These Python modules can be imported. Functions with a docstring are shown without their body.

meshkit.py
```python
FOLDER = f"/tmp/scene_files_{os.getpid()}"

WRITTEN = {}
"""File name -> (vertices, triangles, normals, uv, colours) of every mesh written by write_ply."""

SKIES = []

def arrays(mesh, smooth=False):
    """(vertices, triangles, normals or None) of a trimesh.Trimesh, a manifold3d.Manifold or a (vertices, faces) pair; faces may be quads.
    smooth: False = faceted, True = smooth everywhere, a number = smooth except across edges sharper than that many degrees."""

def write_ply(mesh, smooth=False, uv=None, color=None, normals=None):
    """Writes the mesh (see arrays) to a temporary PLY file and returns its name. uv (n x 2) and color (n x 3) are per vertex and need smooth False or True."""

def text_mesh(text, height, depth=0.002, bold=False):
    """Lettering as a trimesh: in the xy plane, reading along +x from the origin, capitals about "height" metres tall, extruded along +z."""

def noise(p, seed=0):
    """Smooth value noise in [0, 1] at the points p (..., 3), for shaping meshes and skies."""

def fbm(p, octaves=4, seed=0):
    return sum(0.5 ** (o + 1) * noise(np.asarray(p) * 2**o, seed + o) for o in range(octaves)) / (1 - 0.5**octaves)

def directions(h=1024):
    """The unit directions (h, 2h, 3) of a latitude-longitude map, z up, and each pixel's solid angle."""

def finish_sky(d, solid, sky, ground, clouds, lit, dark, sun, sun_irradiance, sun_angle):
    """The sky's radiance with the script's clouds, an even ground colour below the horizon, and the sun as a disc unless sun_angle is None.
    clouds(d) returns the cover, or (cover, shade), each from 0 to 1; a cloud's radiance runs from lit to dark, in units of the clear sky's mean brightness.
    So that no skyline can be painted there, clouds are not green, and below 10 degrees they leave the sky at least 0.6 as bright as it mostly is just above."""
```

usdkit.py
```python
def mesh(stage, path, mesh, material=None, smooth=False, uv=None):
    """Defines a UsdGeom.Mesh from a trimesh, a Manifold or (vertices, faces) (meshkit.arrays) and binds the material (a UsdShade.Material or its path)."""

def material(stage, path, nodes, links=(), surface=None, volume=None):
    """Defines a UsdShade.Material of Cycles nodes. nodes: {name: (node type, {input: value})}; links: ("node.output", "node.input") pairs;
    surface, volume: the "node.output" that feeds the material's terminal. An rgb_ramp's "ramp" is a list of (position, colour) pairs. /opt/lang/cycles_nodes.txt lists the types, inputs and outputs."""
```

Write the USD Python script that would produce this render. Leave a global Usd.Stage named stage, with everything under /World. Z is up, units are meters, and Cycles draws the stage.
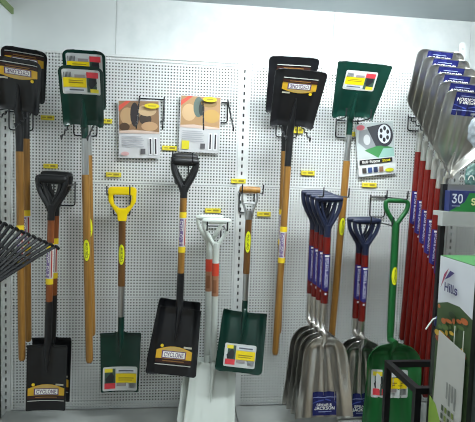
import math, numpy as np, trimesh, usdkit, meshkit
from pxr import Usd, UsdGeom, UsdLux, UsdShade, Gf, Sdf, Vt
from shapely.geometry import Polygon, box as sbox, Point
from shapely import affinity

stage = Usd.Stage.CreateInMemory()
UsdGeom.Xform.Define(stage, '/World')
# ------------------------------------------------------------------ camera
CAM = np.array([.8615, -2.7054, 1.4765]); YAW, PITCH, ROLL, FPX = .1189, -.0738, .0317, 510.6
FW = np.array([math.sin(YAW)*math.cos(PITCH), math.cos(YAW)*math.cos(PITCH), math.sin(PITCH)])
_r = np.array([math.cos(YAW), -math.sin(YAW), 0]); _u = np.cross(_r, FW)
RT = _r*math.cos(ROLL)+_u*math.sin(ROLL); UP = -_r*math.sin(ROLL)+_u*math.cos(ROLL)
cam = UsdGeom.Camera.Define(stage, '/World/camera')
cam.AddTransformOp().Set(Gf.Matrix4d(*RT, 0, *UP, 0, *(-FW), 0, *CAM, 1))
cam.CreateHorizontalApertureAttr(36.0); cam.CreateFocalLengthAttr(36.0*FPX/475)
cam.CreateExposureAttr(0.0)
cam.CreateClippingRangeAttr((.02, 100))

def at(px, py, Y):
    "the point of the plane y=Y seen at a pixel"
    d = FW + RT*(px-237.5)/FPX - UP*(py-211)/FPX
    return CAM + d*(Y-CAM[1])/d[1]
def mpp(P):
    return float((P-CAM) @ FW)/FPX
V = lambda *a: np.array(a, float)
def unit(a): return a/np.linalg.norm(a)
def lin(r, g, b):
    c = np.array([r, g, b])/255.
    return tuple(np.where(c <= .04045, c/12.92, ((c+.055)/1.055)**2.4))

# ------------------------------------------------------------------ lights: fluorescent battens on the ceiling
CEIL = 2.433
LAMPS = [(1.65, -.75, 1.2, 2.7), (1.1, -2.2, 1.2, .7), (3.0, -2.2, 1.2, .3), (1.3, -4.0, 1.2, .45), (3.2, -4.0, 1.2, .3)]
LAMP_POWER = 19.5   # radiance of a diffuser, times the lamp's own factor; the emitting meshes are built with the ceiling lamps

# ------------------------------------------------------------------ materials
LOOKS = '/World/Looks/'
def mat(name, col, rough=.5, metal=0., spec=.5, **kw):
    return usdkit.material(stage, LOOKS+name, {"p": ("principled_bsdf", dict(base_color=lin(*col), roughness=rough, metallic=metal, specular_ior_level=spec, **kw))}, [], surface="p.BSDF")
def mottled(name, c1, c2, scale=(8, 8, 8), rough=.5, metal=0., detail=4, bump=0., noise=3.):
    n = {"g": ("texture_coordinate", {}), "m": ("mapping", {"scale": scale}), "n": ("noise_texture", {"scale": noise, "detail": detail, "roughness": .6}),
         "r": ("rgb_ramp", {"ramp": [(.3, lin(*c1)), (.7, lin(*c2))]}), "p": ("principled_bsdf", dict(roughness=rough, metallic=metal))}
    l = [("g.object", "m.vector"), ("m.vector", "n.vector"), ("n.fac", "r.fac"), ("r.color", "p.base_color")]
    if bump:
        n["b"] = ("bump", {"strength": bump, "distance": .002}); l += [("n.fac", "b.height"), ("b.normal", "p.normal")]
    return usdkit.material(stage, LOOKS+name, n, l, surface="p.BSDF")
M = {}
M['wall'] = mottled('painted_wall', (226, 231, 231), (236, 240, 240), (1, 1, 1), .6, noise=2.5)
M['scuffed'] = mottled('scuffed_wall', (222, 228, 228), (238, 241, 241), (2, 2, 2), .6, noise=4, detail=8)
M['ceiling'] = mottled('ceiling_paint', (154, 161, 164), (162, 169, 171), (1, 1, 1), .8)
M['floor'] = mottled('vinyl_floor', (140, 128, 112), (165, 152, 134), (3, 3, 3), .45)
M['peg'] = mat('pegboard_enamel', (226, 229, 228), .38)
M['deck'] = mottled('shelf_enamel', (166, 169, 166), (178, 181, 178), (2, 2, 2), .3)
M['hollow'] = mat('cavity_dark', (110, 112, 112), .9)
M['green_trim'] = mat('green_trim', (128, 150, 92), .5)
M['black'] = mottled('black_enamel', (17, 18, 20), (26, 27, 31), (6, 6, 6), .36)
M['black_plastic'] = mat('black_plastic', (20, 21, 24), .45)
M['blackmetal'] = mat('black_wire', (38, 40, 44), .35, .3)
M['green'] = mottled('dark_green_enamel', (8, 42, 35), (12, 52, 43), (5, 5, 5), .26)
M['wood'] = mottled('ash_handle', (126, 86, 34), (168, 122, 56), (30, 30, 1.5), .38, noise=2)
M['wood_dark'] = mottled('brown_handle', (88, 58, 26), (120, 82, 40), (30, 30, 1.5), .35, noise=2)
M['wood_red'] = mottled('stained_handle', (118, 62, 30), (152, 88, 46), (30, 30, 1.5), .35, noise=2)
M['red'] = mottled('red_lacquer', (96, 16, 15), (124, 27, 19), (20, 20, 2), .28)
M['steel'] = mat('bare_steel', (190, 192, 192), .3, 1.)
M['alu'] = mottled('rolled_aluminium', (200, 199, 195), (224, 222, 217), (6, 6, 2), .3, 1.)
M['yellow'] = mat('yellow_plastic', (246, 216, 0), .35)
M['tag_yellow'] = mat('tag_yellow', (222, 204, 60), .5)
M['white_plastic'] = mat('white_plastic', (206, 213, 207), .3)
M['navy'] = mat('navy_plastic', (26, 34, 60), .4)
M['bright_green'] = mat('green_plastic', (22, 94, 44), .36)
for i, q in enumerate(LAMPS):
    M[f'lamp{i}'] = usdkit.material(stage, LOOKS+f'lamp_diffuser_{i}', {"e": ("emission", {"color": (.92, 1, 1.02), "strength": LAMP_POWER*q[3]})}, [], surface="e.emission")
M['print'] = usdkit.material(stage, LOOKS+'printed_card', {"a": ("attribute", {"attribute": "col"}), "p": ("principled_bsdf", {"roughness": .42})}, [("a.color", "p.base_color")], surface="p.BSDF")
M['clear'] = usdkit.material(stage, LOOKS+'clear_film', {"t": ("transparent_bsdf", {"color": (.9, .92, .93)}), "g": ("principled_bsdf", {"base_color": (.4, .45, .5), "roughness": .25}), "m": ("mix_closure", {"fac": .5})}, [("t.BSDF", "m.closure1"), ("g.BSDF", "m.closure2")], surface="m.closure")

# ------------------------------------------------------------------ prims
USED = {}
def numbered(parent, name):
    k = (parent, name); n = USED.get(k, -1)+1; USED[k] = n
    return f'{parent}/{name}' + (f'_{n:03d}' if n else '')
def mtx(loc, R=np.eye(3)):
    R = np.asarray(R).T
    return Gf.Matrix4d(*R[0], 0, *R[1], 0, *R[2], 0, *map(float, loc), 1)
def tag(p, label=None, cat=None, group=None, kind=None):
    for k, v in (('label', label), ('category', cat), ('group', group), ('kind', kind)):
        if v: p.SetCustomDataByKey(k, v)
    return p
def thing(name, label=None, cat=None, loc=(0, 0, 0), group=None, kind=None):
    x = UsdGeom.Xform.Define(stage, numbered('/World', name)); x.AddTransformOp().Set(mtx(loc))
    return tag(x.GetPrim(), label, cat, group, kind)
def obj(name, mesh, m, parent=None, label=None, smooth=35):
    path = numbered(str(parent.GetPath()) if parent else '/World', name)
    g = usdkit.mesh(stage, path, mesh, M[m], smooth=smooth).GetPrim()
    return tag(g, label)
def printed(name, pr, fn, parent, label=None):
    "pr: Print, fn maps (n,3) local x right, y up, z out"
    v, f, c = pr.build()
    path = numbered(str(parent.GetPath()) if parent else '/World', name)
    g = usdkit.mesh(stage, path, (fn(v), f), M['print'])
    UsdGeom.PrimvarsAPI(g).CreatePrimvar('col', Sdf.ValueTypeNames.Color3fArray, 'vertex').Set(Vt.Vec3fArray.FromNumpy(c.astype(np.float32)))
    return tag(g.GetPrim(), label)
def dup(root, loc, label, R=np.eye(3)):
    was = root.GetCustomData(); name = root.GetName().rstrip('0123456789').rstrip('_')
    x = UsdGeom.Xform.Define(stage, numbered('/World', name)); x.AddTransformOp().Set(mtx(loc, R))
    p = x.GetPrim(); tag(p, label, was['category'], was.get('group'))
    p.GetReferences().AddInternalReference(root.GetPath()); p.SetInstanceable(True)
    return p

# ------------------------------------------------------------------ mesh helpers
def cat(*ms):
    ms = [m for m in ms if m is not None]
    return trimesh.util.concatenate(ms)
def bx(x0, x1, y0, y1, z0, z1):
    m = trimesh.creation.box([x1-x0, y1-y0, z1-z0]); m.apply_translation([(x0+x1)/2, (y0+y1)/2, (z0+z1)/2]); return m
def obox(c, ax, hx, ay, hy, az, hz):
    m = trimesh.creation.box([2*hx, 2*hy, 2*hz]); T = np.eye(4); T[:3, 0], T[:3, 1], T[:3, 2], T[:3, 3] = ax, ay, az, c
    m.apply_transform(T); return m
def tube(pts, r, n=10, flat=1.0, ref=None, closed=False):
    p = np.asarray(pts, float); k = len(p); r = np.broadcast_to(r, (k,)).astype(float)
    if closed: t = np.roll(p, -1, 0)-np.roll(p, 1, 0)
    else: t = np.gradient(p, axis=0)
    t /= np.linalg.norm(t, axis=1, keepdims=True)+1e-12
    if ref is None: ref = V(0, 1, 0) if abs(t[0, 1]) < .9 else V(1, 0, 0)
    a = np.cross(t, np.broadcast_to(ref, t.shape)); a /= np.linalg.norm(a, axis=1, keepdims=True)+1e-12
    b = np.cross(t, a); th = np.arange(n)*2*np.pi/n
    v = p[:, None]+r[:, None, None]*(np.cos(th)[None, :, None]*a[:, None]+flat*np.sin(th)[None, :, None]*b[:, None])
    f = []; K = k if closed else k-1
    for i in range(K):
        i2 = (i+1) % k
        for j in range(n):
            j2 = (j+1) % n
            f += [[i*n+j, i*n+j2, i2*n+j2], [i*n+j, i2*n+j2, i2*n+j]]
    v = v.reshape(-1, 3)
    if not closed:
        f += [[k*n, (j+1) % n, j] for j in range(n)]+[[k*n+1, (k-1)*n+j, (k-1)*n+(j+1) % n] for j in range(n)]
        v = np.vstack([v, p[0], p[-1]])
    m = trimesh.Trimesh(v, f, process=False); m.fix_normals(); return m
def rod(a, b, r0, r1=None, n=12, steps=2, round_a=0, round_b=0):
    r1 = r0 if r1 is None else r1; t = list(np.linspace(0, 1, steps)); R = list(np.linspace(r0, r1, steps)); d = b-a; L = np.linalg.norm(d)
    if round_a: t = [0, .1*round_a/L, .4*round_a/L, round_a/L]+t[1:]; R = [r0*.3, r0*.62, r0*.88, r0]+R[1:]
    if round_b: t = t[:-1]+[1-round_b/L, 1-.4*round_b/L, 1-.1*round_b/L, 1]; R = R[:-1]+[r1, r1*.88, r1*.62, r1*.3]
    return tube([a+d*s for s in t], R, n)
def bez(ps, n=12):
    ps = [np.asarray(p, float) for p in ps]; out = []
    for t in np.linspace(0, 1, n):
        q = ps
        while len(q) > 1: q = [a*(1-t)+b*t for a, b in zip(q[:-1], q[1:])]
        out.append(q[0])
    return np.array(out)
def rounded(pts, r, n=4):
    "polyline with rounded corners"
    p = [np.asarray(q, float) for q in pts]; out = [p[0]]
    for a, b, c in zip(p[:-2], p[1:-1], p[2:]):
        d1, d2 = unit(a-b), unit(c-b); rr = min(r, .45*np.linalg.norm(a-b), .45*np.linalg.norm(c-b))
        out += list(bez([b+d1*rr, b, b+d2*rr], n))
    return np.array(out+[p[-1]])
def sheet(G, th):
    "solid from a grid of points (ny,nx,3), thickness th behind"
    ny, nx, _ = G.shape
    du = np.gradient(G, axis=1); dv = np.gradient(G, axis=0); n = np.cross(du, dv); n /= np.linalg.norm(n, axis=2, keepdims=True)+1e-12
    B = G+n*th; v = np.vstack([G.reshape(-1, 3), B.reshape(-1, 3)]); o = ny*nx
    I = np.arange(o).reshape(ny, nx); a, b, c, d = I[:-1, :-1].ravel(), I[:-1, 1:].ravel(), I[1:, 1:].ravel(), I[1:, :-1].ravel()
    f = [np.stack(x, 1) for x in ((a, b, c), (a, c, d), (c+o, b+o, a+o), (d+o, c+o, a+o))]
    ring = np.concatenate([I[0, :-1], I[:-1, -1], I[-1, :0:-1], I[:0:-1, 0]]); r2 = np.roll(ring, -1)
    f += [np.stack(x, 1) for x in ((r2, ring, ring+o), (r2, ring+o, r2+o))]
    m = trimesh.Trimesh(v, np.vstack(f), process=False); m.fix_normals(); return m
def sst(a, b, x):
    t = np.clip((x-a)/(b-a), 0, 1); return t*t*(3-2*t)

class Print:
    "flat print: coloured thin shapes stacked by layer"
    def __init__(s, fine=.02): s.parts = []; s.fine = fine; s.n = 0
    def poly(s, g, col, layer=None):
        s.n = s.n+1 if layer is None else layer
        for q in getattr(g, 'geoms', [g]):
            if q.area < 1e-9: continue
            m = trimesh.creation.extrude_polygon(q, .0004, engine='earcut'); m.apply_translation([0, 0, .0003*s.n])
            if s.fine:
                v, f = trimesh.remesh.subdivide_to_size(m.vertices, m.faces, s.fine); m = trimesh.Trimesh(v, f, process=False)
            s.parts.append((m.vertices, m.faces, lin(*col)))
        return s
    def rect(s, x0, y0, x1, y1, col, r=0):
        g = sbox(x0, y0, x1, y1)
        if r: g = g.buffer(-r).buffer(r, quad_segs=3)
        return s.poly(g, col)
    def pts(s, p, col): return s.poly(Polygon(p), col)
    def oval(s, x, y, a, b, col): return s.poly(affinity.scale(Point(x, y).buffer(1, quad_segs=6), a, b), col)
    def text(s, t, x, y, h, col, width=None, rot=0, bold=True):
        m = meshkit.text_mesh(t, h, .0004, bold); v = m.vertices.copy(); w = v[:, 0].max()-v[:, 0].min()
        v[:, 0] -= (v[:, 0].max()+v[:, 0].min())/2; v[:, 1] -= h/2
        if width: v[:, 0] *= width/w
        c, sn = math.cos(math.radians(rot)), math.sin(math.radians(rot)); s.n += 1
        v = np.stack([c*v[:, 0]-sn*v[:, 1]+x, sn*v[:, 0]+c*v[:, 1]+y, v[:, 2]+.0003*s.n], 1)
        s.parts.append((v, m.faces, lin(*col))); return s
    def build(s):
        v, f, c, o = [], [], [], 0
        for a, b, k in s.parts: v.append(a); f.append(np.asarray(b)+o); c.append(np.tile(k, (len(a), 1))); o += len(a)
        return np.vstack(v), np.vstack(f), np.vstack(c)
def plane_map(O, X, Y, Z):
    return lambda v: O+v[:, :1]*X+v[:, 1:2]*Y+v[:, 2:3]*Z
def shaft_map(A, u, x, f, r):
    "x around the shaft, y along it"
    return lambda v: A+v[:, 1:2]*u+(r+v[:, 2:3])*(np.sin(v[:, :1]/r)*x+np.cos(v[:, :1]/r)*f)

# ================================================================== SETTING
ZB, HH, BAY = .2, 1.862, 1.2
YB = .27                                                            # the room's back wall stands behind the shelving
XL = -.055
w = thing('wall_back', kind='structure', label='white painted back wall above the pegboard', cat='wall')
xs = [-.1, at(116, 25, YB)[0], 1.75, at(470.5, 40, YB)[0], 4.6]
for i in range(4):
    obj('wall_panel', bx(xs[i]+.0012, xs[i+1]-.0012, YB, YB+.02, 0, CEIL), 'scuffed' if i in (1, 2) else 'wall', w)
obj('joint_backing', bx(-.1, 4.6, YB+.02, YB+.06, 0, CEIL), 'wall', w)
ztop = at(22, 11, YB)[2]
w = thing('wall_left', kind='structure', label='white side wall at the left with a green top edge', cat='wall')
obj('wall_panel', bx(XL-.06, XL, -5.2, YB, 0, ztop-.02), 'wall', w)
obj('top_trim', bx(XL-.064, XL+.012, -5.2, YB-.001, ztop-.02, ztop+.012), 'green_trim', w)
tag(obj('wall_right', bx(4.6, 4.7, -5.2, YB, 0, CEIL), 'wall'), 'white wall at the far right', 'wall', kind='structure')
tag(obj('wall_front', bx(-2.2, 4.7, -5.3, -5.2, 0, CEIL), 'floor'), 'tan wall behind the viewer', 'wall', kind='structure')
tag(obj('wall_side', bx(-2.3, -2.2, -5.3, YB+.02, 0, CEIL), 'wall'), 'white wall beyond the left partition', 'wall', kind='structure')
tag(obj('wall_recess', bx(-2.2, -.1, YB+.02, YB+.06, 0, CEIL), 'wall'), 'white wall behind the left partition', 'wall', kind='structure')
zc = at(330, 12, YB)[2]
tag(obj('ceiling', bx(-2.3, 4.7, -5.3, YB+.06, CEIL, CEIL+.05), 'ceiling'), 'plain grey white ceiling', 'ceiling', kind='structure')
tag(obj('floor', bx(-2.3, 4.7, -5.3, YB+.06, -.05, 0), 'floor'), 'tan vinyl shop floor', 'floor', kind='structure')

def peg_panel(x0, x1, z0, z1, P=.0156, hs=.0078):
    nx = int((x1-x0-.004)/P); nz = int((z1-z0-.004)/P); mx = (x1-x0-nx*P)/2; mz = (z1-z0-nz*P)/2; b = (P-hs)/2
    hx = x0+mx+np.arange(nx)*P+b; hz = z0+mz+np.arange(nz)*P+b
    v, f = [], []
    def quads(a, b_, c, d):
        o = sum(len(q) for q in v); k = len(a); v.append(np.concatenate([a, b_, c, d]))
        i = np.arange(k)+o; f.append(np.stack([i, i+k, i+2*k], 1)); f.append(np.stack([i, i+2*k, i+3*k], 1))
    # horizontal strips
    zl = np.concatenate([[z0], hz+hs]); zh = np.concatenate([hz, [z1]]); o = np.zeros_like(zl); D = .004
    s = lambda x, y, z: np.stack([np.broadcast_to(x, z.shape).astype(float), np.broadcast_to(y, z.shape).astype(float), z], 1)
    quads(s(x0, 0, zl), s(x1, 0, zl), s(x1, 0, zh), s(x0, 0, zh))
    quads(s(x0, 0, zh), s(x1, 0, zh), s(x1, D, zh), s(x0, D, zh)); quads(s(x0, D, zl), s(x1, D, zl), s(x1, 0, zl), s(x0, 0, zl))
    # bridges between the holes
    xl = np.concatenate([[x0], hx+hs]); xh = np.concatenate([hx, [x1]])
    XL_, ZL_ = [q.ravel() for q in np.meshgrid(xl, hz)]; XH_ = np.tile(xh, nz); ZH_ = ZL_+hs
    t = lambda x, y, z: np.stack([x, np.full_like(x, y), z], 1)
    quads(t(XL_, 0, ZL_), t(XH_, 0, ZL_), t(XH_, 0, ZH_), t(XL_, 0, ZH_))
    quads(t(XH_, 0, ZL_), t(XH_, D, ZL_), t(XH_, D, ZH_), t(XH_, 0, ZH_)); quads(t(XL_, D, ZL_), t(XL_, 0, ZL_), t(XL_, 0, ZH_), t(XL_, D, ZH_))
    return trimesh.Trimesh(np.vstack(v), np.vstack(f), process=False)
sh = thing('display_shelving', 'white perforated wall shelving with slotted uprights and base shelf that all the tools hang on', 'shelving')
zs = [ZB, ZB+.6036, ZB+1.2072, ZB+HH]
for b in range(3):
    for r in range(3):
        x1 = BAY*(b+1)-.024
        obj('back_panel', peg_panel(BAY*b+.024, x1, zs[r]+.0012, zs[r+1]-.0012), 'peg', sh, smooth=False)
def upright(X, ztop, arch=False):
    w2, sw, shh, p = .0235, .0045, .018, .0381
    ms = [bx(X-w2, X-sw, -.006, .0, 0, ztop), bx(X+sw, X+w2, -.006, .0, 0, ztop)]
    z = .21; lo = 0
    while z < min(ztop, ZB+HH)-.03:
        ms.append(bx(X-sw, X+sw, -.006, 0, lo, z)); lo = z+shh; z += p
    ms.append(bx(X-sw, X+sw, -.006, 0, lo, ztop))
    if arch:
        a = sbox(-w2*.8, 0, w2*.8, .15).union(Point(0, .15).buffer(w2*.8)).difference(Point(0, .13).buffer(.006))
        e = trimesh.creation.extrude_polygon(a, .006, engine='earcut'); e.apply_transform(np.array([[1, 0, 0, X], [0, 0, -1, 0], [0, 1, 0, ztop], [0, 0, 0, 1.]])); ms.append(e)
    ms += [bx(X-w2, X-w2+.002, 0, .06, 0, ztop), bx(X+w2-.002, X+w2, 0, .06, 0, ztop)]
    u = obj('upright', cat(*ms), 'peg', sh, smooth=False)
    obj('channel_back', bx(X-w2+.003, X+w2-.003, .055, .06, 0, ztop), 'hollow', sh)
for b in range(4): upright(BAY*b, ZB+HH, b == 2)
for b in range(3):
    m = cat(bx(BAY*b+.002, BAY*(b+1)-.002, -.46, -.008, ZB-.03, ZB), bx(BAY*b+.002, BAY*(b+1)-.002, -.45, -.435, 0, ZB-.03))
    obj('base_shelf', m, 'deck', sh, smooth=False)
obj('top_cap', bx(-.05, 3.62, .004, YB-.002, ZB+HH-.012, ZB+HH), 'peg', sh)
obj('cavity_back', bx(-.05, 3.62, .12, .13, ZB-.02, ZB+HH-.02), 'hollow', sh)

for i, (x, y, ln, k) in enumerate(LAMPS):
    l = thing('ceiling_lamp', ['fluorescent ceiling batten close above the tool wall', 'fluorescent ceiling batten above the middle of the aisle', 'fluorescent ceiling batten above the right of the aisle', 'fluorescent ceiling batten at the back of the shop, left', 'fluorescent ceiling batten at the back of the shop, right'][i], 'lamp', (x, y, CEIL), 'ceiling battens')
    obj('housing', bx(-ln/2-.03, ln/2+.03, -.06, .06, -.06, 0), 'peg', l)
    obj('diffuser', bx(-ln/2, ln/2, -.07, .07, -.13, -.06), f'lamp{i}', l)

# ================================================================== STICKERS
YEL, WHT, PUR, BLK, RED = (240, 208, 40), (236, 236, 232), (92, 60, 110), (24, 24, 26), (206, 52, 60)
def cyclone_sticker(w, h):
    p = Print(.03); a = w/2
    arch = lambda y0, dy: [(-a+2*a*t, y0+dy*math.sin(math.pi*t)) for t in np.linspace(0, 1, 9)]
    p.pts([(-a, -h*.12), (a, -h*.12)]+arch(h*.28, h*.2)[::-1], (216, 170, 46))
    p.pts([(-a*.7, h*.26), (a*.7, h*.26)]+[(x*.7, y*.9) for x, y in arch(h*.32, h*.2)[::-1]], (190, 160, 90))
    p.rect(-a*.68, -h*.1, a*.68, h*.26, PUR); p.rect(-a*.62, -h*.06, a*.62, h*.22, WHT)
    p.text('CYCLONE', 0, h*.08, h*.2, PUR, width=a*1.1)
    p.rect(-a, -h*.3, a, -h*.13, (58, 32, 26)); p.rect(-a*.6, -h*.24, a*.6, -h*.2, (150, 110, 60))
    p.rect(-a, -h*.42, a, -h*.38, (200, 200, 196))
    p.oval(-a*.72, h*.48, w*.045, w*.045, YEL); p.rect(a*.5, h*.43, a*.95, h*.52, (190, 186, 170))
    return p
def green_sticker(w, h):
    p = Print(.03); a, b = w/2, h/2
    p.rect(-a, -b, a, b, (198, 201, 200), r=.008)
    p.rect(-a*.9, -b*.82, -a*.28, b*.85, (60, 84, 72)); p.pts([(-a*.85, 0), (-a*.5, b*.6), (-a*.35, b*.2), (-a*.4, -b*.3), (-a*.8, -b*.3)], (36, 40, 44))
    p.rect(-a*.9, b*.55, -a*.45, b*.85, (226, 208, 50))
    p.rect(-a*.9, -b*.82, -a*.28, -b*.36, (212, 62, 72)); p.rect(-a*.2, b*.5, a*.9, b*.82, (206, 210, 214)); p.rect(-a*.1, b*.6, a*.78, b*.72, (90, 94, 104))
    p.rect(-a*.26, -b*.34, a*.95, b*.44, (232, 206, 16)); p.rect(-a*.1, b*.02, a*.8, b*.1, (150, 128, 30)); p.rect(-a*.1, -b*.14, a*.7, -b*.08, (150, 128, 30))
    p.rect(-a*.2, -b*.6, a*.35, -b*.35, (150, 140, 140))
    for i in range(6): p.rect(a*(.52+.07*i), -b*.78, a*(.55+.07*i), -b*.36, BLK)
    return p
def jackson_sticker(w, h):
    p = Print(.03); a, b = w/2, h/2
    p.rect(-a, -b, a, b, (22, 28, 88)); p.rect(-a, b*.5, a, b*.56, (150, 160, 200)); p.pts([(-a, b*.1), (a*.1, b*.42), (a, b*.1), (a, b*.04), (a*.1, b*.3), (-a, b*.02)], (70, 84, 160))
    p.text('SPEAR &', 0, -b*.12, h*.1, WHT, width=a*1.3); p.text('JACKSON', 0, -b*.4, h*.13, WHT, width=a*1.7); p.rect(-a*.5, -b*.72, a*.6, -b*.66, (150, 160, 200))
    return p
def shaft_cyclone(L, r):
    p = Print(.008); a = r*1.35
    p.rect(-a, -L/2, a, L/2, (212, 206, 200)); p.rect(-a, L*.36, a, L/2, YEL); p.rect(-a, -L/2, a, -L*.36, YEL)
    p.rect(-a*.7, -L*.33, a*.1, L*.33, (120, 100, 150)); p.text('CYCLONE', -a*.3, 0, r*.8, WHT, width=L*.58, rot=-90)
    p.rect(a*.35, -L*.33, a*.55, L*.33, (170, 60, 60)); return p
def oval_label(L, r):
    p = Print(.008); p.oval(0, 0, r*.95, L/2, (60, 66, 30)); p.oval(0, 0, r*.85, L*.47, (224, 226, 30)); p.text('Cyclone', 0, 0, r*.62, (50, 70, 30), width=L*.66, rot=90); return p
def shaft_jackson(L, r):
    p = Print(.008); a = r*1.3
    p.pts([(-a, -L*.44), (0, -L/2), (a, -L*.44), (a, L/2), (-a, L/2)], (38, 30, 110)); p.rect(-a*.5, L*.42, a*.5, L*.47, WHT)
    p.text('SPEAR & JACKSON', 0, 0, r*.85, (214, 214, 232), width=L*.78, rot=-90); p.oval(0, -L*.56, r*.3, r*.3, (220, 220, 225)); return p
def shaft_red(L, r):
    p = Print(.008); a = r*1.4; p.rect(-a, -L/2, a, L/2, (170, 122, 92)); p.rect(-a, L*.12, a, L/2, (214, 72, 48)); p.rect(-a*.6, -L*.4, a*.2, 0, (140, 90, 60)); return p

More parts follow.
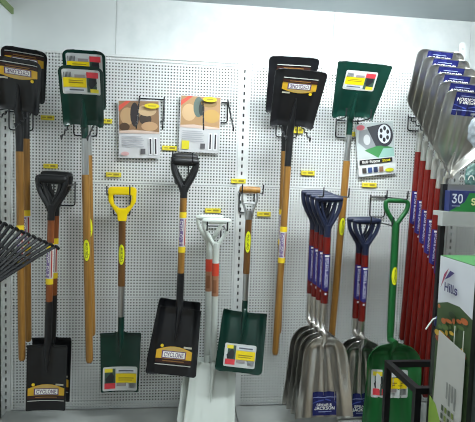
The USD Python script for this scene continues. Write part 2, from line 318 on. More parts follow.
# ================================================================== TOOLS
class Tool:
    """E: shaft end or grip, S: where blade and socket meet, M: middle of the mouth; each (px, py, Y)"""
    def __init__(s, name, label, cat_, group, E, S, M_, spin=0.):
        s.pE, s.pS, s.pM = E, S, M_; s.E, s.S, s.M = at(*E), at(*S), at(*M_)
        s.base = (s.E if s.E[2] < s.M[2] else s.M).copy()
        s.u = unit(s.E-s.S); a = math.radians(spin); nf = V(math.sin(a), -math.cos(a), 0)
        s.x = unit(np.cross(s.u, nf)); s.f = np.cross(s.x, s.u)
        s.v = unit(s.M-s.S); s.L = np.linalg.norm(s.M-s.S)
        s.xb = unit(s.x-(s.x@s.v)*s.v); s.fb = np.cross(s.xb, s.v); s.fb *= np.sign(s.fb@s.f)
        s.k = mpp(s.S); s.made = {}; s.t = thing(name, label, cat_, s.base, group)
    def ax(s, py):
        q = (py-s.pS[1])/(s.pE[1]-s.pS[1]); return s.S+(s.E-s.S)*q
    def add(s, name, m, material, label=None, smooth=35):
        m = m.copy(); m.apply_translation(-s.base); s.made[name] = o = obj(name, m, material, s.t, label, smooth); return o
    def stick(s, name, pr, fn, label=None): return printed(name, pr, lambda v: fn(v)-s.base, s.made['blade' if 'blade' in name else 'shaft'], label)
    # blade -------------------------------------------------------
    def blade(s, kind, ws, wm, material, dish=.03, rc=(.02, .02), th=.0022, ridge=.008, nx=31, ny=34, belly=0.):
        "ws, wm: widths in pixels at the shoulder and at the mouth"
        k = mpp((s.S+s.M)/2); a0, a1 = ws*k/2, wm*k/2; L = s.L
        def hw(t):
            t = np.asarray(t, float)
            if kind == 'scoop_point':
                e = .42; d = np.clip(1-t/e, 0, 1); b = (a0+(a1-a0)*t)*(1-.95*sst(0, 1, d)**.9)
            elif kind == 'scoop':
                e = .26; d = np.clip(1-t/e, 0, 1); base = a0+(a1-a0)*np.clip((t-.1)/.9, 0, 1)
                b = base*np.sqrt(np.clip(1-d**2.3, 1e-4, 1))
            else:
                b = a0+(a1-a0)*t+belly*np.sin(np.pi*t)
                d = t*L; r = rc[0]; q = np.clip(r-d, 0, r); b = b-(r-np.sqrt(np.maximum(r*r-q*q, 0)))
            d = (1-t)*L; r = rc[1]; q = np.clip(r-d, 0, r); return np.maximum(b-(r-np.sqrt(np.maximum(r*r-q*q, 0))), .004)
        def h(a, t):
            q = np.abs(a)/hw(t)
            if kind.startswith('scoop'):
                wall = dish*(1-.72*sst(.35, 1, t))*sst(.66, 1.0, q); back = dish*(1.1 if kind == 'scoop' else .3)*sst(.16, 0, t)
                z = np.maximum(wall, back)*.6+.4*(wall+back)*(1-.5*np.minimum(wall, back)/dish)
                A = a1
                fl = sum(np.exp(-((a-c*A*(.35+.65*t))/(.10*A))**2) for c in (-.45, 0, .45))
                return z+.014*fl*sst(.08, .3, t)*(1-.8*sst(.55, 1, t))*sst(1, .8, q)
            z = dish*(1-.6*t)*sst(.62, 1.0, q)
            if kind == 'spade': z = .012*q**2+.016*sst(.06, 0, t)*sst(.2, .35, q)
            else: z = z+.010*sst(.10, 0, t)
            return z+ridge*np.exp(-(a/.016)**2)*(1-sst(.15, .62, t))
        s.hw, s.h = hw, h
        tt = np.linspace(0, 1, ny); ts = np.unique(np.concatenate([.5-.5*np.cos(np.pi*tt), [.0]]))
        if kind.startswith('scoop'): ts = np.unique(np.concatenate([.3*np.linspace(0, 1, 16)**2, np.linspace(.3, 1, 20), [1-.01, 1-.003]]))
        qx = np.linspace(-1, 1, nx); T, Q = np.meshgrid(ts, qx, indexing='ij'); A = Q*hw(T)
        G = s.P(A, T, h(A, T)); m = sheet(G, th)
        # thickness must go behind the face
        return s.add('blade', m, material, smooth=50)
    def P(s, a, t, h): return s.S+s.v*(np.asarray(t)*s.L)[..., None]+s.xb*np.asarray(a)[..., None]+s.fb*np.asarray(h)[..., None]
    def on_blade(s, cx, ct):
        up = -s.v; rt = np.cross(up, s.fb); sg = np.sign(rt@s.xb)
        def fn(v):
            a = cx+sg*v[:, 0]; t = np.clip(ct-v[:, 1]/s.L, 0, 1); a = np.clip(a, -s.hw(t)*.97, s.hw(t)*.97)
            return s.P(a, t, s.h(a, t)+.0008+v[:, 2])
        return fn
    def spine(s, material, r=.018, into=.45, py=None, r2=None, name='socket'):
        "the strapped socket: a taper lying on the blade, running up the shaft to py"
        ts = np.linspace(into, 0, 6); pts = [s.P(np.array(0.), np.array(t), s.h(np.array(0.), np.array(t))+.001) for t in ts]
        top = s.ax(py); n = 4
        pts += [s.S+(top-s.S)*q+0*s.f for q in np.linspace(.12, 1, n)]
        rr = list(np.linspace(.004, r*.95, 6))+list(np.linspace(r, r2 or r, n))
        return s.add(name, tube(np.array(pts), rr, 12, ref=s.x), material)
    def shaft(s, material, py0, py1, r, r1=None, name='shaft', round_b=0, label=None):
        return s.add(name, rod(s.ax(py0), s.ax(py1), r, r1, 14, 3, round_b=round_b), material, label)
    def label(s, pr, py, r, name='shaft_label', label=None, up=None, turn=0.):
        c, n = math.cos(turn), math.sin(turn); f = s.f*c+s.x*n; x = s.x*c-s.f*n
        u = s.u
        if s.E[2] < s.M[2]: u, x = -u, -x*-1 if False else np.cross(-s.u, f)
        return s.stick(name, pr, shaft_map(s.ax(py), u, x, f, r+.0006), label)
    # grips -------------------------------------------------------
    def y_grip(s, wpx, ylow, material, r=.014, ribs=True, rs=.017, collar=None):
        k = mpp(s.E); w = wpx*k/2; c = s.E; low = s.ax(ylow); H = np.linalg.norm(c-low); d = -s.u
        ts = np.linspace(-1, 1, 13); rr = r*(1-.22*np.abs(ts)**3)
        bar = tube([c+s.x*w*t for t in ts], np.where(np.abs(ts) > .99, rr*.75, rr), 12, ref=s.f)
        ms = [bar]
        for sg in (-1, 1):
            e = c+s.x*sg*w*.88
            ms.append(tube(bez([e, e+d*H*.55, low+s.x*sg*rs*.7-d*H*.25, low+s.x*sg*rs*.35+d*.01], 12), np.linspace(r*.62, r*.7, 12), 8, ref=s.f))
            if ribs:
                e = c+s.x*sg*w*.52; ms.append(tube(bez([e+d*.004, e+d*H*.5, low+s.x*sg*rs*.3-d*H*.3, low+d*.004], 10), r*.42, 8, ref=s.f))
        ms.append(rod(low-d*.02, s.ax(collar or ylow+12), rs*.95, rs, 14))
        return s.add('grip', cat(*ms), material)
    def plate_grip(s, wpx, hpx, material, holepx, th):
        "a moulded D grip: an eye with a solid web below it, extruded with chamfers"
        k = mpp(s.E); w, h = wpx*k/2, hpx*k; r = .02
        g = Polygon([(-w, 0), (w, 0), (w*.94, -h*.42), (w*.34, -h*.78), (w*.30, -h), (-w*.30, -h), (-w*.34, -h*.78), (-w*.94, -h*.42)]).buffer(-r).buffer(r, quad_segs=5)
        ho = Polygon([(-w*.62, -h*.24), (w*.62, -h*.24), (w*.52, -h*.48), (w*.2, -h*.58), (-w*.2, -h*.58), (-w*.52, -h*.48)]).buffer(-.006).buffer(.009, quad_segs=4)
        g = g.difference(ho); ms = []
        for c, t in ((0, th*.5), (.003, th*.8), (.006, th)):
            e = trimesh.creation.extrude_polygon(g.buffer(-c), t, engine='earcut'); e.apply_translation([0, h*.06, -t/2]); ms.append(e)
        m = cat(*ms); T = np.eye(4); T[:3, 0], T[:3, 1], T[:3, 2], T[:3, 3] = s.x, s.u, s.f, s.E; m.apply_transform(T)
        ts = np.linspace(-1, 1, 9); bar = tube([s.E-s.u*h*.05+s.x*(w-.002)*t for t in ts], [.006]+[th*.5]*7+[.006], 12, ref=s.f)
        return s.add('grip', cat(m, bar), material)
    def d_grip(s, wpx, ylow, material, r=.013, rs=.018, collar=None, point=.35, flat=1.):
        k = mpp(s.E); w = wpx*k/2-r; low = s.ax(ylow); d = -s.u; H = np.linalg.norm(s.E-low); c = s.E+d*r*.6
        pts = [c+s.x*-w*.2, c-s.x*w, c-s.x*w*.98+d*H*.3, low-s.x*w*point*.5-d*H*.12, low+d*.01, low+s.x*w*point*.5-d*H*.12, c+s.x*w*.98+d*H*.3, c+s.x*w, c+s.x*w*.2]
        p = rounded(pts, .03, 5)
        ms = [tube(p, r, 12, ref=s.f, closed=True, flat=flat), rod(low-d*H*.16, s.ax(collar or ylow+10), rs*.7, rs, 14, 4)]
        return s.add('grip', cat(*ms), material)


# --- T1 black long-handled shovels, far left
LONG = 'long handled square mouth shovels'
t = Tool('long_shovel', 'black long handled shovel at the far left, the lower front one of the pair', 'shovel', None, (22, 359, -.17), (19, 110, -.19), (17.5, 58.5, -.31))
t.blade('shovel', 41, 45, 'black', dish=.022, rc=(.012, .03)); t.spine('black', .019, .5, 150, .017)
t.shaft('wood', 150, 361, .0175, .0165, round_b=.02)
t.stick('blade_sticker', cyclone_sticker(.17, .085), t.on_blade(0, .78), 'yellow and white printed label'); t.label(shaft_cyclone(.2, .0185), 243, .0175)
dup(t.t, t.base+V(.004, .09, .065), 'black long handled shovel at the far left, the higher back one of the pair')
# --- T2 green long-handled shovels
t = Tool('green_long_shovel', 'dark green long handled shovel at the left, the lower front one of the pair', 'shovel', None, (89.5, 363, -.2), (84.5, 124, -.22), (80.5, 66, -.35))
t.blade('shovel', 40, 43, 'green', dish=.022, rc=(.012, .03)); t.spine('green', .017, .45, 140, .015)
t.shaft('steel', 138, 174, .0155, .0165, 'ferrule'); t.shaft('wood', 173, 363, .0185, .0175, round_b=.02)
t.stick('blade_sticker', green_sticker(35*t.k, 24*t.k), t.on_blade(0, .74), 'white printed label with yellow and red blocks'); t.label(oval_label(.11, .0185), 247, .0187)
dup(t.t, t.base+V(-.008, .12, .095), 'dark green long handled shovel at the left, the higher back one of the pair')
# --- T3 black long-handled shovels, middle
t = Tool('long_shovel', 'black long handled shovel right of the middle upright, the lower front one of the pair', 'shovel', None, (275, 355, -.16), (290.5, 125, -.19), (302, 70, -.35))
t.blade('shovel', 45, 52, 'black', dish=.022, rc=(.012, .02)); t.spine('black', .019, .5, 165, .017)
t.shaft('wood', 165, 355, .0175, .0165, round_b=.02)
t.stick('blade_sticker', cyclone_sticker(.165, .085), t.on_blade(-.004, .74), 'yellow and white printed label'); t.label(shaft_cyclone(.185, .0185), 242, .0175)
a = math.radians(-2.)
dup(t.t, t.base+V(.035, .1, .08), 'black long handled shovel right of the middle upright, the higher back one of the pair', [[math.cos(a), 0, math.sin(a)], [0, 1, 0], [-math.sin(a), 0, math.cos(a)]])
# --- T4 single green long shovel
t = Tool('green_long_shovel', 'dark green long handled shovel hanging alone, slanting beside the tyre poster', 'shovel', None, (331, 345, -.06), (350.5, 116, -.12), (365, 63, -.27))
t.blade('shovel', 43, 55, 'green', dish=.03, rc=(.012, .008)); t.spine('green', .017, .45, 136, .015)
t.shaft('steel', 134, 160, .0155, .0165, 'ferrule'); t.shaft('wood', 159, 345, .0185, .0175, round_b=.02)
t.stick('blade_sticker', green_sticker(31*t.k, 19*t.k), t.on_blade(.0, .68), 'white printed label with yellow and red blocks'); t.label(oval_label(.1, .0185), 223, .0187)
# --- T5 aluminium scoops, blades up
t = Tool('long_scoop', 'blade up aluminium scoop with red shaft, rearmost and leftmost of the six at right', 'scoop', 'aluminium scoops hung blade up', (402, 340, -.07), (420.5, 131, -.14), (441, 51, -.27))
t.blade('scoop_point', 56, 48, 'alu', dish=.045, rc=(.01, .03)); t.spine('alu', .015, .3, 153, .017)
t.shaft('red', 151, 340, .0185, .0175, round_b=.02)
t.stick('blade_sticker', jackson_sticker(25*t.k, 20*t.k), t.on_blade(0, .86), 'navy printed label'); t.label(shaft_jackson(.18, .0185), 205, .0187)
for i, nm in enumerate(['second from the back', 'third from the back', 'third from the front', 'second from the front', 'frontmost and lowest']):
    j = i+1
    dup(t.t, t.base+V(.008*j, -.043*j, -.046*j), f'blade up aluminium scoop with red shaft, {nm} of the six at right')
# --- T6 black spades
t = Tool('spade', 'black spade with black grip at the left, the front one of the pair', 'spade', None, (52, 179, -.2), (48, 344, -.17), (46, 410, -.19))
t.blade('spade', 38.5, 38, 'black', rc=(.004, .006)); t.spine('black', .018, .42, 300, .017)
t.shaft('wood_red', 302, 216, .0165); t.y_grip(31, 208, 'black_plastic', .021, True, .018, 219)
t.stick('blade_sticker', cyclone_sticker(35*t.k, .09), t.on_blade(0, .74), 'yellow and white printed label'); t.label(shaft_cyclone(.2, .0175), 262, .0165)
dup(t.t, t.base+V(.008, .06, .017), 'black spade with black grip at the left, the back one of the pair')
# --- T7 yellow handled spade
t = Tool('yellow_grip_spade', 'dark green spade with bright yellow D grip', 'spade', None, (122.5, 189, -.12), (121, 332, -.1), (120, 391.5, -.12))
t.blade('spade', 40, 36.5, 'green', rc=(.004, .006)); t.spine('green', .0155, .42, 288, .0155)
t.shaft('steel', 316, 284, .0162, .0165, 'ferrule'); t.shaft('wood_dark', 285, 220, .0178)
t.plate_grip(28.5, 36, 'yellow', 10, .026)
t.stick('blade_sticker', green_sticker(33.5*t.k, 24*t.k), t.on_blade(0, .78), 'white printed label with yellow and red blocks'); t.label(oval_label(.11, .0178), 253, .0178)
# --- T8 black square mouth shovels
t = Tool('square_shovel', 'black square mouth shovel with black grip, left of the white shovels, front one', 'shovel', None, (185, 161.5, -.2), (179.5, 308, -.18), (170.5, 375, -.26), spin=4)
t.blade('shovel', 42, 50, 'black', dish=.045, rc=(.01, .012)); t.spine('black', .018, .5, 272, .017)
t.shaft('wood', 273, 194, .0165); t.y_grip(27, 189, 'black_plastic', .021, False, .018, 197)
t.stick('blade_sticker', cyclone_sticker(35*t.k, .1), t.on_blade(.003, .73), 'yellow and white printed label'); t.label(shaft_cyclone(.2, .0175), 231, .0165)
dup(t.t, t.base+V(.0, .07, .022), 'black square mouth shovel with black grip, left of the white shovels, back one')
# --- T9 white plastic shovels
t = Tool('plastic_shovel', 'white plastic shovel with white grip, the front one of the pair', 'shovel', None, (216.5, 221, -.17), (213.5, 364, -.13), (208.5, 432, -.3))
t.blade('shovel', 45, 50, 'white_plastic', dish=.03, rc=(.03, .012), th=.004, ridge=.012); t.spine('white_plastic', .0165, .58, 350, .0165)
t.shaft('white_plastic', 352, 248, .0165); t.y_grip(28, 246, 'white_plastic', .016, False, .0165, 252)
t.label(shaft_red(.17, .0165), 278, .0165, label='orange red printed band')
dup(t.t, t.base+V(-.03, .055, .012), 'white plastic shovel with white grip, the back one of the pair')
# --- T10 green shovel with wooden bar grip
t = Tool('wood_grip_shovel', 'dark green square mouth shovel with a wooden crossbar grip in front of the middle upright', 'shovel', None, (250, 190, -.17), (244.5, 312, -.17), (238, 372.5, -.26), spin=-3)
t.blade('shovel', 44, 47, 'green', dish=.04, rc=(.008, .02)); t.spine('green', .015, .48, 300, .0145)
t.shaft('steel', 304, 272, .0135, .0155, 'ferrule'); t.shaft('wood_dark', 273, 213, .0172)
k = mpp(t.E); w2 = 10.5*k; low = t.ax(216)
t.add('grip', tube([t.E+t.x*w2*q for q in (-1, -.96, -.6, 0, .6, .96, 1)], [.012, .0155, .0175, .019, .0175, .0155, .012], 12, ref=t.f), 'wood')
ms = []
for sg in (-1, 1):
    e = t.E+t.x*sg*w2*.72
    ms.append(tube(rounded([e-t.u*.0, e-t.u*.055, low+t.x*sg*.018+t.u*.03, low+t.x*sg*.012-t.u*.02], .02), .0065, 8, ref=t.f, flat=1.6))
ms.append(tube([t.ax(203)+t.x*w2*.72*q for q in np.linspace(-1, 1, 7)], [.006]*7, 8, ref=t.f)); ms.append(rod(t.ax(210), t.ax(219), .0185, .0185))
t.add('yoke', cat(*ms), 'steel', 'bare metal yoke under the wooden bar')
t.stick('blade_sticker', green_sticker(31*t.k, 22*t.k), t.on_blade(0, .73), 'white printed label with yellow and red blocks'); t.label(oval_label(.115, .0172), 241, .0172)
# --- T11 aluminium scoops with navy grips
def alu_scoop(label, E, S, Mm, ws, wm, ylow, y_alu, ylab):
    t = Tool('aluminium_scoop', label, 'scoop', 'aluminium scoops with navy grips', E, S, Mm)
    t.blade('scoop', ws, wm, 'alu', dish=.05, rc=(.01, .004)); t.spine('alu', .0155, .3, y_alu, .0165)
    t.shaft('red', y_alu+2, ylow+8, .0185); t.y_grip(28.5, ylow, 'navy', .0165, True, .018, ylow+13)
    t.stick('blade_sticker', jackson_sticker(24*t.k, 23*t.k), t.on_blade(.004, .835), 'navy printed label with white lettering'); t.label(shaft_jackson(.19, .0185), ylab, .0187)
    return t
t = alu_scoop('aluminium scoop with navy grip, frontmost of the stack of four', (329, 199, -.28), (322.5, 334, -.25), (323.5, 417, -.31), 42, 59.5, 228, 300, 271)
for j, nm in ((1, 'second'), (2, 'third'), (3, 'rearmost')):
    dup(t.t, t.base+V(-.014*j, .037*j, .008*j), f'aluminium scoop with navy grip, {nm} from the front in the stack of four' if j < 3 else 'aluminium scoop with navy grip, rearmost and leftmost of the stack of four')
t = alu_scoop('aluminium scoop with navy grip, half hidden behind the green scoop, the front one of two', (367, 221, -.19), (360.5, 338, -.15), (361, 418, -.2), 40, 52, 246, 318, 283)
dup(t.t, t.base+V(-.016, .045, .003), 'aluminium scoop with navy grip, half hidden behind the green scoop, the back one of two')
# --- T13 green plastic scoop
t = Tool('green_scoop', 'bright green plastic scoop with long green shaft', 'scoop', None, (397, 199.5, -.2), (390, 341, -.22), (388.5, 426.5, -.29))
t.blade('scoop', 55, 57, 'bright_green', dish=.06, rc=(.01, .015), th=.003); t.spine('bright_green', .017, .22, 330, .0165)
t.shaft('bright_green', 332, 222, .0185); t.d_grip(28, 226, 'bright_green', .0118, .0178, 231, point=.3)
p = green_sticker(38*t.k, 27*t.k); t.stick('blade_sticker', p, t.on_blade(0, .5), 'white printed label with yellow and red blocks'); t.label(oval_label(.1, .0185), 275, .0187)

# --- T14 leaf rake
hub = at(-48, 312, -1.0); tips = [at(x, y, -.78) for x, y in zip(np.linspace(-30, 56, 16), 207+39*np.linspace(0, 1, 16))]
r = thing('leaf_rake', 'black plastic leaf rake with fanned tines at the left edge', 'rake', hub)
nrm = unit(np.cross(tips[0]-hub, tips[-1]-hub)); nrm *= -np.sign(nrm[1])*1
for i, tp in enumerate(tips):
    d = tp-hub; q0 = hub+d*.18; bend = unit(d)*.012-nrm*.0
    pts = [q0, hub+d*.45+nrm*.012, hub+d*.8+nrm*.012, tp, tp+unit(V(.6, -.8, -.35))*.022]
    obj('tine', tube(rounded(np.array(pts)-hub, .02, 3), .0064, 6), 'black_plastic', r)
br = lambda s_: tube([(tp-hub)*s_+nrm*.012 for tp in tips], .005, 6, ref=nrm)
obj('cross_brace', cat(br(.6), br(.74)), 'black_plastic', r)
mid = (tips[7]+tips[8])/2-hub
obj('head', sheet(np.array([[(tips[i]-hub)*s_ for i in range(16)] for s_ in np.linspace(.02, .45, 6)]), .008), 'black_plastic', r)
hd = unit(V(.02, -.55, -.45)); obj('shaft', rod(mid*.12, mid*.12+hd*1.05, .014, .014, 12, 3, round_b=.015), 'wood', r)

# ================================================================== HOOKS
def hook(label, px, py, w=.085, h=.11, reach=.2, drop=0., flare=.012, wave=0, r=.0035):
    O = at(px, py, -.012); t = thing('display_hook', label, 'hook', O, 'wire hooks on the pegboard')
    fr = rounded([V(-w/2, 0, .012), V(-w/2, 0, -h), V(w/2, 0, -h), V(w/2, 0, .012)], .015, 4)
    obj('bracket', cat(tube(fr, r, 8), tube([V(-w/2, 0, 0), V(w/2, 0, 0)], r, 8)), 'blackmetal', t)
    for sg in (-1, 1):
        a = V(sg*w/2, -.004, 0)
        if wave:
            n = 5; pts = [a]
            for i in range(n):
                p0 = a+V(sg*flare*(i+.55)/n, -reach*(i+.55)/n, -drop*i/n); pts += [p0, a+V(sg*flare*(i+1)/n, -reach*(i+.8)/n, -drop*(i+1)/n)]
            pts.append(pts[-1]+V(0, -.014, .02)); p = rounded(pts, .01, 3)
        else:
            b = a+V(sg*flare, -reach, -drop); p = rounded([a, a+V(sg*flare, -.03, 0), b, b+V(0, -.006, .045)], .012, 4)
        obj('prong', tube(p, r, 8, ref=V(1, .2, .1)), 'blackmetal', t)
    return t
hook('empty black wire hook in front of the left poster', 152, 99, w=.125, h=.115, reach=.18, drop=.17, wave=1, flare=.0)
hook('empty black wire hook with zigzag prongs in front of the right poster', 215.5, 102, w=.13, h=.105, reach=.26, drop=.17, wave=1, flare=.006)
for lb, x, y, d in (('wire hook under the black long shovels at the far left', 21, 112, .1), ('wire hook under the pair of green long shovels', 85.5, 118, .13), ('wire hook under the black long shovels in the middle', 287, 120, .13)):
    hook(lb, x, y, w=.115, h=.09, reach=.28, drop=d, wave=1, flare=.0)
hook('wire hook under the single green long shovel', 347, 121, w=.12, h=.09, reach=.17, drop=.0, flare=.005)
hook('wire hook under the blade up aluminium scoops', 417, 118, w=.1, h=.07, reach=.3, drop=.14, wave=1)
for lb, x, y, w_, rc in (('wire hook holding the two black spades', 64.5, 184, .105, .24), ('wire hook holding the yellow gripped spade', 122, 194, .085, .16), ('wire hook holding the black square shovels', 182, 163, .07, .24), ('wire hook holding the white plastic shovels', 214, 226, .075, .22),
                     ('wire hook holding the wood gripped shovel', 247, 192, .08, .2), ('wire hook holding the stack of four aluminium scoops', 317, 194, .1, .33), ('wire hook holding the two half hidden aluminium scoops', 364, 221, .09, .24), ('wire hook left of the green scoop grip', 378, 197, .085, .24)):
    hook(lb, x, y, w=w_, h=.11, reach=rc, drop=.0)

# ================================================================== PRICE TAGS
def price_tag(label, px, py, wpx=13, hpx=4.3):
    O = at(px, py, -.009); k = mpp(O); w, h = wpx*k, hpx*k; t = thing('price_tag', label, 'price tag', O, 'yellow price tags')
    ho = obj('holder', bx(-w/2-.002, w/2+.002, 0, .008, -h/2-.0015, h/2), 'tag_yellow', t)
    p = Print(0); p.rect(-w/2, -h/2, w/2, h/2, (228, 212, 60)); p.rect(-w*.42, -h*.12, -w*.12, h*.14, (160, 144, 44)); p.rect(w*.0, -h*.2, w*.38, h*.22, (150, 134, 40))
    printed('card', p, plane_map(V(0, -.0005, 0), V(1, 0, 0), V(0, 0, 1), V(0, -1, 0)), ho)
for a in (('yellow price tag right of the far left black shovels', 47.5, 117.5, 12), ('yellow price tag right of the pair of green long shovels', 107, 121, 9), ('yellow price tag above the black spades', 50.5, 166, 13), ('yellow price tag above the yellow gripped spade', 113.5, 174.5, 14),
          ('yellow price tag below the left poster', 169.5, 148, 14), ('yellow price tag above the white plastic shovels', 213, 210.5, 15), ('yellow price tag above the wooden crossbar grip', 238.5, 181, 14), ('yellow price tag right of the wood gripped shovel', 264, 214, 13),
          ('yellow price tag above the stack of four aluminium scoops', 308, 173, 13), ('yellow price tag below the tyre poster', 369.5, 185, 14), ('yellow price tag behind the single green long shovel', 355, 134, 13), ('yellow price tag under the middle black long shovels', 298.5, 130, 9, 6)):
    price_tag(*a)

# ================================================================== POSTERS
def poster(name, label, c, Yp, paint):
    tl, tr, bl = [at(x, y, Yp) for x, y in c]
    X = tr-tl; w = np.linalg.norm(X); X = unit(X); D = bl-tl; D = D-(D@X)*X; h = np.linalg.norm(D); U = -unit(D); N = np.cross(X, U)
    t = thing(name, label, 'poster', bl); O = bl+X*w/2+U*h/2
    bd = obj('board', obox(O-bl-N*.002, X, w/2, U, h/2, N, .0015), 'peg', t)
    p = Print(0); paint(p, w, h); printed('print', p, plane_map(O-bl, X, U, N), bd)
def paint_bed(pic, dark, right):
    def f(p, w, h):
        a, b = w/2, h/2
        p.rect(-a, -b, a, b, (206, 206, 208)); p.rect(-a*.96, -b*.1, a*.96, b*.97, pic)
        for i, (x, y, q, s, c) in enumerate(dark): p.poly(affinity.scale(Point(a*x, b*y).buffer(1, quad_segs=4), a*q, b*s), c)
        p.pts([(-a*.96, b*.62), (-a*.96, b*.8), (-a*.6, b*.97), (-a*.38, b*.97)], (216, 88, 70))
        p.pts([(-a*.96, -b*.06), (-a*.3, -b*.02), (a*.96, -b*.1), (a*.96, -b*.16), (-a*.96, -b*.14)], (214, 190, 176))
        for i in range(6): p.rect(-a*.85, -b*(.25+.07*i), a*(.1+.06*((i*7) % 3)), -b*(.27+.07*i), (172, 172, 180))
        for x in (.45, .7): p.rect(a*x, -b*.9, a*(x+.16), -b*.3, (238, 238, 240)); p.rect(a*(x+.04), -b*.86, a*(x+.12), -b*.34, (58, 54, 62))
        p.rect(a*.05, -b*.86, a*.28, -b*.68, (90, 88, 92))
        if right: p.rect(-a*.86, -b*.9, -a*.5, -b*.6, (224, 210, 40))
        else: p.oval(-a*.7, -b*.85, a*.2, b*.07, (214, 170, 170))
    return f
poster('bark_poster', 'brown garden bed poster, the left of the two behind empty hooks', [(120.3, 100), (162, 100.5), (119, 158)], -.02, paint_bed((150, 116, 84), [(-.55, .45, .35, .3, (196, 160, 118)), (-.2, .5, .22, .42, (52, 46, 48)), (.3, .35, .3, .2, (70, 58, 50)), (.4, .65, .45, .2, (206, 176, 136)), (.5, .1, .4, .16, (200, 160, 120)), (-.7, .08, .25, .14, (84, 62, 46))], False))
poster('bark_poster', 'brown garden bed poster with a yellow square, the right of the two behind empty hooks', [(179, 94.5), (220, 97), (178.5, 151.5)], -.02, paint_bed((178, 140, 98), [(-.55, .4, .35, .3, (206, 172, 130)), (-.1, .6, .25, .36, (96, 112, 104)), (.05, .55, .14, .25, (58, 66, 66)), (.55, .3, .4, .24, (190, 152, 84)), (.4, .75, .4, .14, (150, 120, 70))], True))
def paint_tyre(p, w, h):
    a, b = w/2, h/2
    p.rect(-a, -b, a, b, (214, 218, 218))
    p.rect(-a, -b*.34, a, b, (190, 198, 198)); p.pts([(-a*.6, -b*.02), (a*.2, b*.2), (a*.95, -b*.02), (a*.1, -b*.34)], (70, 140, 84)); p.pts([(a*.1, -b*.34), (a*.4, 0), (a*.95, -b*.02), (a*.95, -b*.34)], (150, 190, 180))
    p.pts([(-a*.8, b*.75), (-a*.1, b*.8), (a*.0, b*.1), (-a*.5, b*.02), (-a*.9, b*.3)], (148, 152, 156)); p.oval(-a*.72, b*.86, a*.22, b*.1, (220, 120, 130))
    p.pts([(-a*.4, b*.86), (a*.5, b*.94), (a*.6, b*.1), (-a*.0, b*.12)], (66, 68, 74)); p.oval(a*.52, b*.5, a*.44, b*.44, (58, 56, 66)); p.oval(a*.5, b*.54, a*.34, b*.36, (226, 230, 236))
    for i in range(6):
        q = math.radians(60*i+20); p.oval(a*(.5+.2*math.cos(q)), b*(.54+.22*math.sin(q)), a*.075, b*.085, (44, 44, 52))
    p.oval(-a*.45, b*.38, a*.18, b*.2, (206, 208, 210))
    p.rect(-a*.92, -b*.54, a*.82, -b*.37, (24, 24, 26)); p.text('Multi-Purpose', -a*.32, -b*.455, h*.05, WHT, width=a*.95); p.text('Shovel', a*.5, -b*.455, h*.05, (224, 210, 40), width=a*.42)
    for i, c in enumerate(((70, 64, 60), (60, 80, 130), (50, 60, 90), (150, 110, 90))): p.rect(-a*(.82-.3*i), -b*.88, -a*(.6-.3*i), -b*.68, c)
    p.oval(a*.62, -b*.84, a*.24, b*.07, (206, 206, 40))
poster('tyre_poster', 'white poster showing a tyre with a chrome wheel', [(361.5, 124), (399, 120.5), (359, 177)], -.02, paint_tyre)
def oval_sign(label, px, py, a, b):
    O = at(px, py, -.035); k = mpp(O); t = thing('price_badge', label, 'price tag', O, 'yellow oval badges'); p = Print(0)
    p.oval(0, 0, a*k, b*k, (226, 206, 30)); p.rect(-a*k*.5, -b*k*.2, a*k*.5, b*k*.2, (170, 150, 30))
    e = trimesh.creation.cylinder(1, .003, 24); e.apply_transform(np.diag([a*k, b*k, 1, 1])); e.apply_transform(np.array([[1, 0, 0, 0], [0, 0, -1, .002], [0, 1, 0, 0], [0, 0, 0, 1.]]))
    obj('badge', e, 'yellow', t); printed('print', p, plane_map(V(0, 0, 0), V(1, 0, 0), V(0, 0, 1), V(0, -1, 0)), t)
oval_sign('yellow oval badge on the empty hook of the left poster', 152, 106, 7.5, 2.6); oval_sign('yellow oval badge on the empty hook of the right poster', 210, 99.5, 7, 2.6)

# ================================================================== RIGHT FOREGROUND
# black square tube rack
c0 = at(388.5, 361, -.6); X0, Z0 = c0[0], c0[2]; Y0, Y1, X1 = -.6, -.875, 2.02; q = .0125
r = thing('metal_rack', 'black square tube metal rack in front of the green scoop', 'rack', (X0, Y0, 0))
def pst(x, y, z0, z1, s=q): return bx(x-X0-s, x-X0+s, y-Y0-s, y-Y0+s, z0, z1)
for x, y in ((X0, Y0), (X0, Y1), (X1, Y0), (X1, Y1)): obj('post', pst(x, y, 0, Z0), 'black_plastic', r)
for y in (Y0, Y1): obj('rail', bx(q, X1-X0-q, y-Y0-q, y-Y0+q, Z0-2*q, Z0), 'black_plastic', r)
for x in (X0, X1): obj('rail', bx(x-X0-q, x-X0+q, Y1-Y0+q, -q, Z0-2*q, Z0), 'black_plastic', r)
obj('rack_shelf', bx(-q, X1-X0+q, Y1-Y0-q, q, .25, .27), 'black_plastic', r)

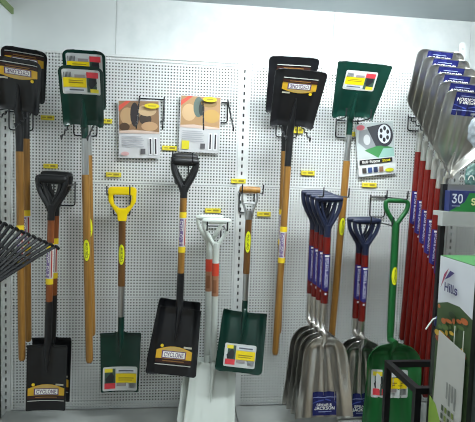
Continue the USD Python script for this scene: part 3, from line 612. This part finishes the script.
# boxed garden goods: cartons seen from their left side
def carton(label, X, ya, yb, z0, z1, wd, paint, top):
    t = thing('carton', label, 'box', (X+wd/2, (ya+yb)/2, z0)); D, H = abs(yb-ya), z1-z0
    m = trimesh.creation.box([wd, D, H]); m.apply_translation([0, 0, H/2]); cb = obj('carton_body', m, 'carton_dark', t, smooth=False)
    if top != 'carton_dark': obj('carton_lid', bx(-wd/2, wd/2, -D/2, D/2, H, H+.002), top, t)
    if paint:
        p = Print(0); paint(p, D, H); printed('side_print', p, plane_map(V(-wd/2-.0003, 0, H/2), V(0, -1, 0), V(0, 0, 1), V(-1, 0, 0)), cb)
    return t
def paint_hills(p, w, h):
    a, b = w/2, h/2
    p.rect(-a, -b, a, b, (62, 84, 52)); p.pts([(-a, b), (a, b), (a, b*.46), (a*.3, b*.53), (-a*.4, b*.52), (-a, b*.46)], (206, 210, 217))
    for i in range(26):
        x, y = a*(-.9+1.8*((i*.37) % 1)), b*(.43-.5*((i*.61) % 1)); p.oval(x, y, a*(.08+.06*(i % 3)), b*(.02+.012*(i % 2)), [(176, 96, 50), (150, 72, 40), (84, 110, 60), (44, 62, 40), (196, 160, 60)][i % 5])
    for x in (.1, .6):
        ring = affinity.scale(Point(0, 0).buffer(1, quad_segs=6).difference(Point(0, 0).buffer(.72, quad_segs=6)).intersection(sbox(-2, 0, 2, 2)), a*.16, b*.05)
        p.poly(affinity.translate(ring, a*x, b*.32), (206, 208, 200)); p.rect(a*(x+.12), b*.02, a*(x+.16), b*.32, (206, 208, 200))
    p.pts([(-a*.66, b*.18), (-a*.5, b*.17), (a*.9, b*.1), (a*.9, -b), (-a*.8, -b)], (186, 188, 184))
    p.pts([(-a, -b*.62), (-a*.6, -b*.66), (a*.2, -b), (-a, -b)], (134, 170, 60))
    p.pts([(-a*.72, b*.66), (-a*.55, b*.82), (-a*.3, b*.9), (-a*.45, b*.8)], (150, 60, 90)); p.pts([(-a*.5, b*.76), (-a*.2, b*.88), (a*.05, b*.87), (-a*.2, b*.81)], (60, 50, 110))
    p.text('Hills', -a*.1, b*.69, h*.045, (50, 50, 100), width=a*.75)
    for i in range(4): p.rect(a*(.0+.16*i), -b*(.5+.06*(i % 2)), a*(.08+.16*i), -b*.32, (140, 144, 140))
    for i in range(12): p.rect(a*(-.2+.2*(i % 4)), -b*(.66+.09*(i//4)), a*(-.08+.2*(i % 4)), -b*(.6+.09*(i//4)), [(70, 84, 60), (120, 140, 60)][i % 2])
M['carton_green'] = mat('carton_green', (58, 120, 62), .5); M['carton_dark'] = mat('carton_dark', (50, 58, 52), .5); M['carton_navy'] = mat('carton_navy', (44, 54, 104), .45); M['teal'] = mottled('teal_wrap', (44, 86, 88), (100, 130, 118), (20, 20, 20), .3)
ya = -.98; fp = at(441, 255.5, ya); XH = fp[0]; zt = fp[2]
d = FW+RT*(476-237.5)/FPX-UP*(270-211)/FPX; tt = (XH-CAM[0])/d[0]; yb = CAM[1]+d[1]*tt
BH = .64
carton('white and green printed carton with the word Hills, upper of its stack at the right', XH, ya, yb, zt-BH, zt, .34, paint_hills, 'carton_green')
carton('plain dark green carton under the Hills carton, mostly below the picture', XH, ya, yb, 0, zt-BH, .34, None, 'carton_dark')
def paint_dark(p, w, h):
    a, b = w/2, h/2; p.rect(-a, -b, a, b, (40, 50, 48)); p.rect(-a*.9, -b*.5, a*.6, b*.1, (170, 90, 48)); p.rect(-a*.9, b*.1, a*.6, b*.3, (60, 80, 60))
carton('dark printed carton at the lower right corner', XH+.01, yb-.012, yb-.22, 0, 1.0, .32, paint_dark, 'carton_dark')
# tall post with a shelf and the box marked 30
YS = -.62; sA, sB = at(443, 211.5, YS), at(444, 226, YS); XS = sA[0]; zs_ = sA[2]; fpx = XS
r = thing('display_stand', 'black display stand with a white shelf at the right edge', 'stand', (XS, YS, 0))
pz = at(443.5, 184, YS+.06)
obj('post', bx(pz[0]-XS-.010, pz[0]-XS+.012, .045, .068, 0, pz[2]), 'black_plastic', r)
gz = at(477, 112, YS)[2]
obj('post', bx(.55, .572, .045, .068, 0, gz), 'black_plastic', r)
obj('cross_rail', bx(pz[0]-XS+.012, .55, .05, .064, pz[2]-.03, pz[2]), 'steel', r)
obj('shelf', bx(0, .6, -.0, .04, sB[2], zs_), 'deck', r); obj('shelf_tray', bx(0, .6, .0402, .085, zs_-.02, zs_), 'deck', r)
bA = at(450, 190.5, YS+.005); bw = .32; bh = bA[2]-zs_-.001
t = thing('carton', 'navy and green carton marked 30 on the white shelf at the right edge', 'box', (bA[0]+bw/2, YS+.005+.03, zs_+.001))
m = trimesh.creation.box([bw, .06, bh]); m.apply_translation([0, 0, bh/2]); obj('carton_body', m, 'carton_navy', t, smooth=False)
p = Print(0); a, b = bw/2, bh/2
p.rect(-a, -b, a, b, (42, 52, 104)); p.pts([(-a+.0, -b), (a, -b), (a, b*.8), (-a+.09, b*.8), (-a+.07, -b*.1)], (40, 128, 62)); p.text('30', -a+.036, b*.25, bh*.42, (214, 218, 232), width=.05); p.rect(-a+.012, -b*.5, -a+.05, -b*.42, (150, 160, 190))
p.text('sp', -a+.125, b*.1, bh*.42, (226, 230, 170), width=.05)
printed('front_print', p, plane_map(V(0, -.0303, bh/2), V(1, 0, 0), V(0, 0, 1), V(0, -1, 0)), t)
def blob(name, label, c, ax_, px, py, Y, m, seed):
    O = at(px, py, Y); s = trimesh.creation.icosphere(4); v = s.vertices; n = meshkit.fbm(v*2.2+seed, 4, seed)[:, None]
    s.vertices = v*(.75+.5*n)*np.array(ax_); s.apply_translation([0, 0, -s.vertices[:, 2].min()]); O = O.copy()
    t = obj(name, s, m, None); UsdGeom.Xformable(t).AddTransformOp().Set(mtx(O)); tag(t, label, c); return t
bz = at(472, 190, YS+.07)
blob('wrapped_bundle', 'teal wrapped bundle on top of the carton marked 30', 'package', (.055, .028, .06), 475.5, 191.5, YS+.08, 'teal', 3)
blob('plastic_bag', 'clear plastic bag at the right edge beside the aluminium scoops', 'bag', (.045, .03, .07), 477.5, 148, YS+.02, 'clear', 8)
gx = at(477.5, 148, YS+.02)[0]-XS
obj('peg_arm', cat(bx(gx-.02, .55, .05, .058, gz-.008, gz), bx(gx-.004, gx+.004, .016, .05, gz-.008, gz), bx(gx-.003, gx+.003, .016, .022, gz-.06, gz-.008)), 'steel', r)
# dark bottle with a blue cap beside the carton
O = at(433.5, 392, -.9); O[2] = .7
t = thing('spray_bottle', 'dark spray bottle with blue cap left of the Hills carton', 'bottle', at(433, 395, -.93)); hB = at(433, 326, -.93)[2]-at(433, 395, -.93)[2]
obj('bottle_body', tube([V(0, 0, z*hB) for z in (0, .02, .1, .8, .93, 1)], [.008, .013, .015, .015, .009, .007], 16, ref=V(0, 1, 0)), 'carton_dark', t)
obj('cap', tube([V(0, 0, hB+z) for z in (0, .003, .028, .036)], [.009, .012, .012, .006], 16, ref=V(0, 1, 0)), 'carton_navy', t)
obj('nozzle', tube(rounded([V(0, 0, hB+.03), V(-.02, -.005, hB+.03), V(-.05, -.01, hB-.01)], .01), .003, 8), 'white_plastic', t)
